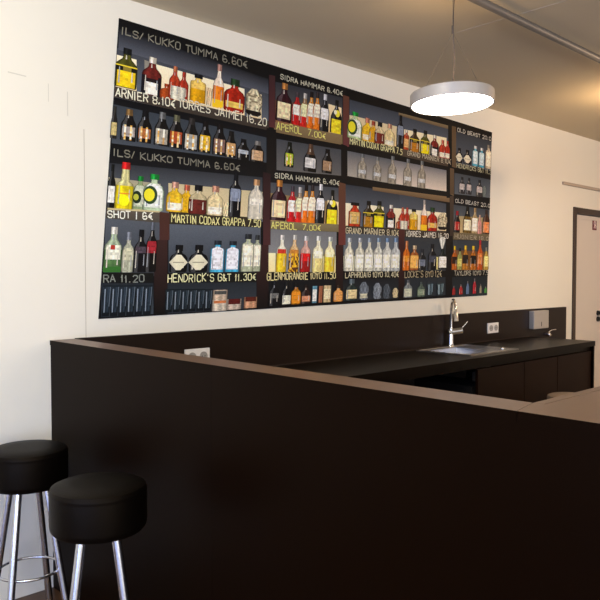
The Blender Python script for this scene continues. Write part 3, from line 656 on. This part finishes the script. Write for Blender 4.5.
    what = PNAME[t].replace('_', ' ')
    ink.make(PNAME[t], hue(lab or liq or body) + ' printed ' + what if extra != 'glass' else None)
lay = 16
for e in BOTTLES:
    bottle(*e, lay); lay += .12
# hand written chalk lettering, drawn stroke by stroke
GL = {
 'A': '00 26 40/12 32', 'B': '00 06 36 45 44 33 03/33 42 41 30 00', 'C': '45 36 16 05 01 10 30 41', 'D': '00 06 26 44 42 20 00', 'E': '40 00 06 46/03 33',
 'F': '00 06 46/03 33', 'G': '45 36 16 05 01 10 30 41 43 23', 'H': '00 06/40 46/03 43', 'I': '20 26', 'J': '46 41 30 10 01', 'K': '00 06/46 03 40', 'L': '06 00 40',
 'M': '00 06 23 46 40', 'N': '00 06 40 46', 'O': '10 01 05 16 36 45 41 30 10', 'P': '00 06 36 45 44 33 03', 'Q': '10 01 05 16 36 45 41 30 10/21 40', 'R': '00 06 36 45 44 33 03/23 40',
 'S': '45 36 16 05 04 13 33 42 41 30 10 01', 'T': '06 46/26 20', 'U': '06 01 10 30 41 46', 'V': '06 20 46', 'W': '06 10 24 30 46', 'X': '00 46/06 40', 'Y': '06 23 46/23 20', 'Z': '06 46 00 40',
 '0': '10 01 05 16 36 45 41 30 10', '1': '14 26 20', '2': '05 16 36 45 44 00 40', '3': '05 16 36 45 34 23/34 42 41 30 10 01', '4': '30 36 02 42', '5': '46 06 04 34 43 41 30 00',
 '6': '35 16 05 01 10 30 41 42 33 02', '7': '06 46 10', '8': '13 04 05 16 36 45 44 33 13 02 01 10 30 41 42 33', '9': '10 41 45 36 16 05 04 13 43',
 '.': '10 20', ',': '21 10', '/': '00 46', '|': '2a 26', '€': '46 25 14 12 21 40/03 33/02 32', '&': '40 05 16 25 02 01 10 20 42', "'": '26 25',
}
GL['|'] = '20 26'
for s, P, colr in TEXTS:
    k = Ink(); c = srgb(colr); n = len(s); (x0, y0), (x1, y1), (x2, y2), (x3, y3) = P
    H = ((y3-y0)+(y2-y1))/2; th = max(5.5, H*(.125 if colr[0] in 'ef' else .075))
    adv = [(.62 if ch in 'I1.,|\'/ ' else 1.0 if ch not in 'MW' else 1.25) for ch in s]; tot = sum(adv); acc = 0
    for ch, ad in zip(s, adv):
        if ch in GL:
            jy = random.uniform(-.06, .06); sc = random.uniform(.92, 1.05); sl = random.uniform(-.05, .08)
            for st in GL[ch].split('/'):
                pts = []
                for p in st.split():
                    gx, gy = int(p[0])/4, int(p[1])/6
                    if ch in 'I1.,|\'': gx = gx*1.0 - .1
                    u = (acc + ad*(.12 + .72*gx) + sl*gy) / tot; v = gy*sc + jy
                    pts.append((x0+(x1-x0)*u + (x3-x0)*v*(1-u) + (x2-x1)*v*u, (y0+(y1-y0)*u)*(1-v) + (y3+(y2-y3)*u)*v))
                for a, b2 in zip(pts, pts[1:]):
                    dx, dy = b2[0]-a[0], b2[1]-a[1]; L = math.hypot(dx, dy) or 1; nx, ny = -dy/L*th/2, dx/L*th/2; ex, ey = dx/L*th*.3, dy/L*th*.3
                    j = random.uniform(.8, 1.08); cc = [x*j for x in c]
                    k.quad([(a[0]-nx-ex, a[1]-ny-ey), (b2[0]-nx+ex, b2[1]-ny+ey), (b2[0]+nx+ex, b2[1]+ny+ey), (a[0]+nx-ex, a[1]+ny-ey)], [cc]*4, lay + 1)
                    lay += .001
        acc += ad
    k.make('chalk_lettering')

# ------------------------------------------------------------------ L shaped bar counter
HB = 1.130; XO, XI = 1.385, 1.500; YI = .802; YE = -1.6; XE = 3.7
bar = empty('bar_counter', (XO, YE, 0))
tag(bar, 'dark chocolate brown high L-shaped bar counter with plain front panel', 'bar counter')
def part(name, d, m, parent, bevel=.0015):
    l = parent.location
    return boxo(name, (d[0]-l.x, d[1]-l.x, d[2]-l.y, d[3]-l.y, d[4]-l.z, d[5]-l.z), m, parent, bevel)
bm = bmesh.new()
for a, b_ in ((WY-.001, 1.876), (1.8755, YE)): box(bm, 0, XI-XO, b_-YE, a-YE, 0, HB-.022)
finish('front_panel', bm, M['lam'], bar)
bm = bmesh.new()   # capping strip, mitred where the wing joins
p = [(XO-.003, WY-.001), (XI, WY-.001), (XI, YI), (XO-.003, .776)]
lo = [bm.verts.new((x-XO, y-YE, HB-.022)) for x, y in p]; hi = [bm.verts.new((x-XO, y-YE, HB)) for x, y in p]
bm.faces.new(hi[::-1]); bm.faces.new(lo)
for i in range(4): bm.faces.new((lo[i], lo[(i+1) % 4], hi[(i+1) % 4], hi[i]))
bmesh.ops.recalc_face_normals(bm, faces=bm.faces)
for f in bm.faces: f.material_index = 0 if f.normal.z > .5 else 1  # reflected light painted into the top face, plain dark laminate on the sides
finish('capping_strip', bm, [M['lam_lit'], M['lam']], bar)
bm = bmesh.new()   # wing top
p = [(XO-.003, .7748), (XI-.0005, YI-.0010), (XI, YI-.0290), (XE, YI-.0290), (XE, YE), (XO-.003, YE)]
lo = [bm.verts.new((x-XO, y-YE, HB-.022)) for x, y in p]; hi = [bm.verts.new((x-XO, y-YE, HB)) for x, y in p]
bm.faces.new(hi[::-1]); bm.faces.new(lo)
for i in range(6): bm.faces.new((lo[i], lo[(i+1) % 6], hi[(i+1) % 6], hi[i]))
bmesh.ops.recalc_face_normals(bm, faces=bm.faces)
for f in bm.faces: f.material_index = 0 if f.normal.z > .5 else 1  # top face again takes the laminate colour with painted-in reflection
finish('wing_top', bm, [M['lam_lit'], M['lam']], bar)
part('wing_back_edge', (XI+.0005, XE, YI-.027, YI, HB-.12, HB), M['lam_lit'], bar)
part('wing_back_panel', (XI+.001, XE, YI-.10, YI-.03, 0, HB-.023), M['lam'], bar)

# wall cladding, worktop, cabinets
boxo_ = boxo('wall_cladding', (XI+.001, 6.345, WY-.022, WY-.0005, 0, 1.133), mat('cladding_laminate', (.011, .0042, .0016), .42, spec=.22, var=.1, scale=4), bevel=.001)
tag(boxo_, 'dark brown splashback board running along the wall behind the worktop', 'splashback')
wt = empty('worktop', (XI+.001, 2.48, .858)); tag(wt, 'long dark brown worktop along the wall with a steel sink let in', 'worktop')
SX0, SX1, SY0, SY1 = 3.97, 4.58, 2.56, 3.0
bm = bmesh.new(); l = wt.location
BX0, BX1, BY0, BY1 = 4.02, 4.36, 2.62, 2.94
for d in ((XI+.001, BX0, 2.48, 3.065), (BX1, 5.64, 2.48, 3.065), (BX0, BX1, 2.48, BY0), (BX0, BX1, BY1, 3.065)):
    box(bm, d[0]-l.x, d[1]-l.x, d[2]-l.y, d[3]-l.y, 0, .04)
finish('worktop_slab', bm, M['work'], wt)
part('end_panel', (5.62, 5.64, 2.485, 3.06, 0, .857), M['work'], wt)
part('sealing_strip', (XI+.002, 5.638, 3.0600, 3.0652, .8982, .9035), M['seal'], wt, .001)
part('front_rail', (XI+.002, 5.618, 2.512, 2.530, .822, .8575), M['work'], wt)
# base cabinets
xs = [3.96, 4.552, 5.043, 5.615]
for i, lab in enumerate(('brown base cabinet below the sink, next to the dark open niche', 'brown base cabinet in the middle of the three under the worktop', 'brown base cabinet at the end of the worktop near the door')):
    c = empty('base_cabinet', (xs[i], 2.50, 0)); tag(c, lab, 'cabinet', 'base cabinets under the worktop')
    w = xs[i+1]-xs[i]
    bm = bmesh.new(); box(bm, .002, w-.002, .045, .55, .10, .70); box(bm, .002, w-.002, .08, .5, 0, .10)
    finish('body', bm, M['dark'], c)
    boxo('door', (.003, w-.003, 0, .02, .10, .818), M['door'], c, .002)
    boxo('handle_groove', (.003, w-.003, .021, .044, .74, .80), M['dark'], c, 0)
# end of the sink niche
nc = boxo('open_niche', (XI+.03, 3.955, 3.0, 3.06, 0, .855), M['dark'], bevel=0); tag(nc, 'black recess panel in the open space under the left part of the worktop', 'panel')

# sink
sk = empty('sink', (SX0, SY0, .898)); tag(sk, 'stainless steel inset sink with drainer in the brown worktop', 'sink')
bm = bmesh.new(); w, d = SX1-SX0, SY1-SY0; x0, x1, y0, y1 = BX0-SX0+.004, BX1-SX0-.004, BY0-SY0+.004, BY1-SY0-.004
for r in ((0, x0, 0, d), (x1, w, 0, d), (x0, x1, 0, y0), (x0, x1, y1, d)): box(bm, r[0], r[1], r[2], r[3], .0002, .004)
for r in ((0, w, 0, .008), (0, w, d-.008, d), (0, .008, 0, d), (w-.008, w, 0, d)): box(bm, *r, .004, .007)
for k in range(5): box(bm, x1+.04+k*.032, x1+.046+k*.032, .06, d-.06, .004, .006)
finish('rim', bm, M['steel'], sk)
bm = bmesh.new(); zb = -.16
vt = [bm.verts.new(p) for p in ((x0, y0, .003), (x1, y0, .003), (x1, y1, .003), (x0, y1, .003))]; vb = [bm.verts.new(p) for p in ((x0+.02, y0+.02, zb), (x1-.02, y0+.02, zb), (x1-.02, y1-.02, zb), (x0+.02, y1-.02, zb))]
for i in range(4): bm.faces.new((vt[i], vb[i], vb[(i+1) % 4], vt[(i+1) % 4]))
bm.faces.new(vb[::-1]); bmesh.ops.recalc_face_normals(bm, faces=bm.faces)
for f in bm.faces: f.normal_flip()
finish('bowl', bm, M['steel'], sk)
bm = lathe(bmesh.new(), [(0, .018), (.012, .018), (.017, .012), (.017, .006), (.008, .004), (.008, 0), (0, 0)], 20, (SX1-SX0-.12, .06, .004)); finish('waste_knob', bm, M['chrome'], sk, True)

# tap
fx, fy = 4.437, 3.0345; az = math.radians(228); dx, dy = math.cos(az), math.sin(az)
fc = empty('tap', (fx, fy, .8983)); tag(fc, 'chrome swan neck mixer tap behind the steel sink', 'tap')
bm = lathe(bmesh.new(), [(0, 0), (.0235, 0), (.0235, .006), (.021, .01), (.021, .02), (.0185, .03), (.0185, .125), (.016, .135), (0, .135)], 28); finish('base', bm, M['chrome'], fc, True)
pts = [(0, 0, .12), (0, 0, .26)]; R_ = .068
for k in range(1, 13):
    t = PI*k/12*.93; pts.append((dx*R_*(1-math.cos(t)), dy*R_*(1-math.cos(t)), .26+R_*1.25*math.sin(t)))
e = Vector(pts[-1]); dd = (e-Vector(pts[-2])).normalized(); pts.append(tuple(e+dd*.02))
finish('swan_neck', tube(bmesh.new(), pts, .0115, 16), M['chrome'], fc, True)
finish('spray_head', tube(bmesh.new(), [e+dd*.015, e+dd*.03, e+dd*.085], [.013, .0165, .0175], 16), M['steel'], fc, True)
lx, ly = math.cos(math.radians(-45)), math.sin(math.radians(-45))
finish('valve_body', tube(bmesh.new(), [(-.015*lx, -.015*ly, .103), (.085*lx, .085*ly, .118)], [.0225, .0225], 18), M['steel'], fc, True)
finish('lever', tube(bmesh.new(), [(.075*lx, .075*ly, .125), (.125*lx, .125*ly, .185)], [.006, .0045], 10), M['chrome'], fc, True)

# sockets on the splashback
def socket(x, z, label):
    o = empty('wall_socket', (x, WY-.0225, z)); tag(o, label, 'socket', 'double sockets on the splashback')
    boxo('cover_plate', (-.078, .078, -.012, 0, -.041, .041), M['white'], o, .003)
    for s in (-.036, .036):
        bm = lathe(bmesh.new(), [(.024, .0), (.024, .004), (.0205, .004), (.0205, .0005), (0, .0005)], 24); bmesh.ops.rotate(bm, cent=(0, 0, 0), matrix=Matrix.Rotation(PI/2, 3, 'X'), verts=bm.verts)
        bmesh.ops.translate(bm, vec=(s, -.012, 0), verts=bm.verts)
        r = finish('socket_ring', bm, M['grey'], o, True)
        bm = bmesh.new()
        for h in (-.009, .009): tube(bm, [(s+h, -.0128, 0), (s+h, -.0135, 0)], .0032, 10)
        finish('pin_hole', bm, M['hole'], r)
    return o
socket(2.168, .998, 'white double wall socket half hidden behind the high bar panel')
socket(5.06, 1.002, 'white double wall socket right of the tap, fully visible')

# towel dispenser and small tap
ds = empty('towel_dispenser', (5.783, WY-.0225, .962)); tag(ds, 'grey steel paper towel dispenser on the dark splashback', 'dispenser')
boxo('housing', (-.131, .131, -.047, 0, 0, .156), mat('dispenser_steel', (.62, .58, .54), .42, .75, var=.05, scale=20), ds, .004)
boxo('sight_slot', (-.004, .004, -.0485, -.046, .02, .058), M['hole'], ds, 0)
boxo('outlet', (-.10, .10, -.04, -.01, -.006, .001), M['hole'], ds, 0)
sp = empty('valve', (5.92, WY-.0225, .905)); tag(sp, 'tiny chrome valve with thin lever low on the splashback below the dispenser', 'valve')
finish('valve_body', tube(bmesh.new(), [(0, 0, 0), (0, -.05, 0), (0, -.062, -.012)], [.016, .019, .012], 14), M['chrome'], sp, True)
finish('lever', tube(bmesh.new(), [(0, -.035, .01), (.06, -.04, .032), (.13, -.045, .034)], [.005, .004, .006], 8), M['chrome'], sp, True)

# ------------------------------------------------------------------ stools
def stool(loc, rz, seatz, r, label, lm, ring_z=.295, sm=None, th=.143):
    o = empty('bar_stool', (loc[0], loc[1], 0), rz); tag(o, label, 'stool')
    z = seatz; pr = [(0, z-th-.004), (r*.93, z-th-.004), (r*.985, z-th+.006), (r, z-th+.02), (r*1.0, z-.032), (r*.995, z-.024), (r*1.004, z-.02), (r*.995, z-.016), (r*.97, z-.006), (r*.88, z), (r*.5, z+.003), (0, z+.004)]
    finish('seat', lathe(bmesh.new(), pr, 64), sm or M['leather'], o, True)
    zt = z-th-.004; rad = lambda zz: .072+(.6-zz)*.17
    for k in range(4):
        a = k*PI/2; c, s = math.cos(a), math.sin(a)
        l = finish('leg', tube(bmesh.new(), [(rad(.012)*c, rad(.012)*s, .012), (rad(zt)*c, rad(zt)*s, zt)], .0145, 20), lm, o, True)
        finish('foot_cap', tube(bmesh.new(), [(rad(0)*c, rad(0)*s, 0.0), (rad(.02)*c, rad(.02)*s, .02)], .017, 16), M['black'], l, True)
    rr = rad(ring_z)-.012
    finish('foot_ring', tube(bmesh.new(), [(rr*math.cos(t), rr*math.sin(t), ring_z) for t in [2*PI*k/48 for k in range(49)]], .0055, 10, False), lm, o, True)
    return o
stool((1.101, 2.107), math.radians(17.4), .746, .154, 'black round padded bar stool on steel legs, nearer and fully in view', M['leg'])
stool((1.15, 2.785), math.radians(-50.5), .736, .154, 'black round padded bar stool farther back by the white wall, cut by left edge', M['leg'], .245)
ls = stool((4.70, 2.238), .4, .60, .15, 'round grey-brown stool seat just showing behind the bar counter', M['leg'], .2, M['greyseat'], .05)

# ------------------------------------------------------------------ pendant lamps and pipe
def pendant(loc, label):
    o = empty('pendant_lamp', (loc[0], loc[1], loc[2])); tag(o, label, 'lamp')
    R = .198
    bm = lathe(bmesh.new(), [(R-.006, .004), (R-.006, 0), (R, 0), (R, .052), (R-.004, .056), (.06, .056), (.06, .052), (R-.008, .050), (R-.008, .004)], 72); finish('housing', bm, M['lampbody'], o, True)
    bm = lathe(bmesh.new(), [(0, .002), (R-.0085, .002)], 72)
    for f in bm.faces:
        if f.normal.z > 0: f.normal_flip()
    finish('diffuser', bm, M['glow'], o)
    bm = lathe(bmesh.new(), [(0, .057), (.058, .057)], 32); finish('uplight', bm, M['up'], o)
    h = CH-loc[2]
    for k in range(3):
        a = 2*PI*k/3 + .6
        finish('suspension_wire', tube(bmesh.new(), [(.15*math.cos(a), .15*math.sin(a), .055), (0, 0, .345)], .0005, 6), M['thin'], o)
    finish('gripper', tube(bmesh.new(), [(0, 0, .335), (0, 0, .375)], .005, 10), M['thin'], o)
    finish('suspension_wire', tube(bmesh.new(), [(0, 0, .37), (0, 0, h)], .001, 6), M['thin'], o)
    finish('power_cable', tube(bmesh.new(), [(.012*math.sin(t*7)+.006, .008*math.cos(t*5),   .056+t*(h-.056)) for t in [k/30 for k in range(31)]], .0022, 8), M['wire'], o)
    finish('ceiling_rose', lathe(bmesh.new(), [(.045, h-.0005), (.045, h-.008), (0, h-.008)], 32), M['lampbody'], o, True)
    return o
p1 = pendant((2.885, 1.975, 2.237), 'round white glowing disc pendant lamp hanging in front of the mural')
for ch in p1.children:
    if ch.name.split('.')[0] in ('housing', 'diffuser', 'uplight'): ch.rotation_euler = (math.radians(-2.4), math.radians(.5), 0)   # hangs a little askew
p2 = pendant((5.5, 2.0, 2.262), 'round disc pendant lamp farther along the bar beyond the right edge')
lamp('AREA', 'ceiling_glow', (2.80, 1.95, 2.36), (PI, 0, 0), (1, .66, .36), .8, shape='DISK', size=.12)
lamp('AREA', 'ceiling_glow', (5.35, 2.0, 2.36), (PI, 0, 0), (1, .66, .36), 5, shape='DISK', size=.12)
pp = empty('ceiling_pipe', (0, 1.855, 2.705)); tag(pp, 'grey galvanised conduit pipe running under the ceiling', 'pipe')
finish('pipe', tube(bmesh.new(), [(-3.1, 0, 0), (8.9, 0, 0)], .0195, 20), M['pipe'], pp, True)
for x in (-2.4, -.4, 1.6, 6.2, 8.2):
    bm = tube(bmesh.new(), [(x-.012, 0, 0), (x+.012, 0, 0)], .023, 16); box(bm, x-.01, x+.01, -.004, .004, .02, .05); finish('bracket', bm, M['pipe'], pp)
# fill lights added out of view: warm on the right wall, pale on the left
lamp('POINT', 'service_side_fill', (6.2, .7, 2.4), (0, 0, 0), (1, .70, .44), 56, shadow_soft_size=.15)
lamp('POINT', 'guest_side_fill', (.2, 1.5, 2.45), (0, 0, 0), (1, .98, .80), 50, shadow_soft_size=.15)

# ------------------------------------------------------------------ world, camera, colour
w = bpy.data.worlds.new('World'); S.world = w; w.use_nodes = True
w.node_tree.nodes['Background'].inputs['Color'].default_value = (.75, .85, 1, 1); w.node_tree.nodes['Background'].inputs['Strength'].default_value = 1.
cam = bpy.data.cameras.new('camera'); co = bpy.data.objects.new('camera', cam); COL.objects.link(co)
cam.sensor_width = 36; cam.sensor_fit = 'HORIZONTAL'; cam.lens = 709/600*36; cam.clip_start = .02
co.location = (0, 0, 1.42); a, p = math.radians(46.402), math.radians(1.94)
fwd = Vector((math.cos(p)*math.cos(a), math.cos(p)*math.sin(a), -math.sin(p)))
co.rotation_euler = fwd.to_track_quat('-Z', 'Y').to_euler()
S.camera = co
S.view_settings.view_transform = 'Standard'; S.view_settings.look = 'None'; S.view_settings.gamma = 1; S.view_settings.use_curve_mapping = False
S.view_settings.exposure = 0.33
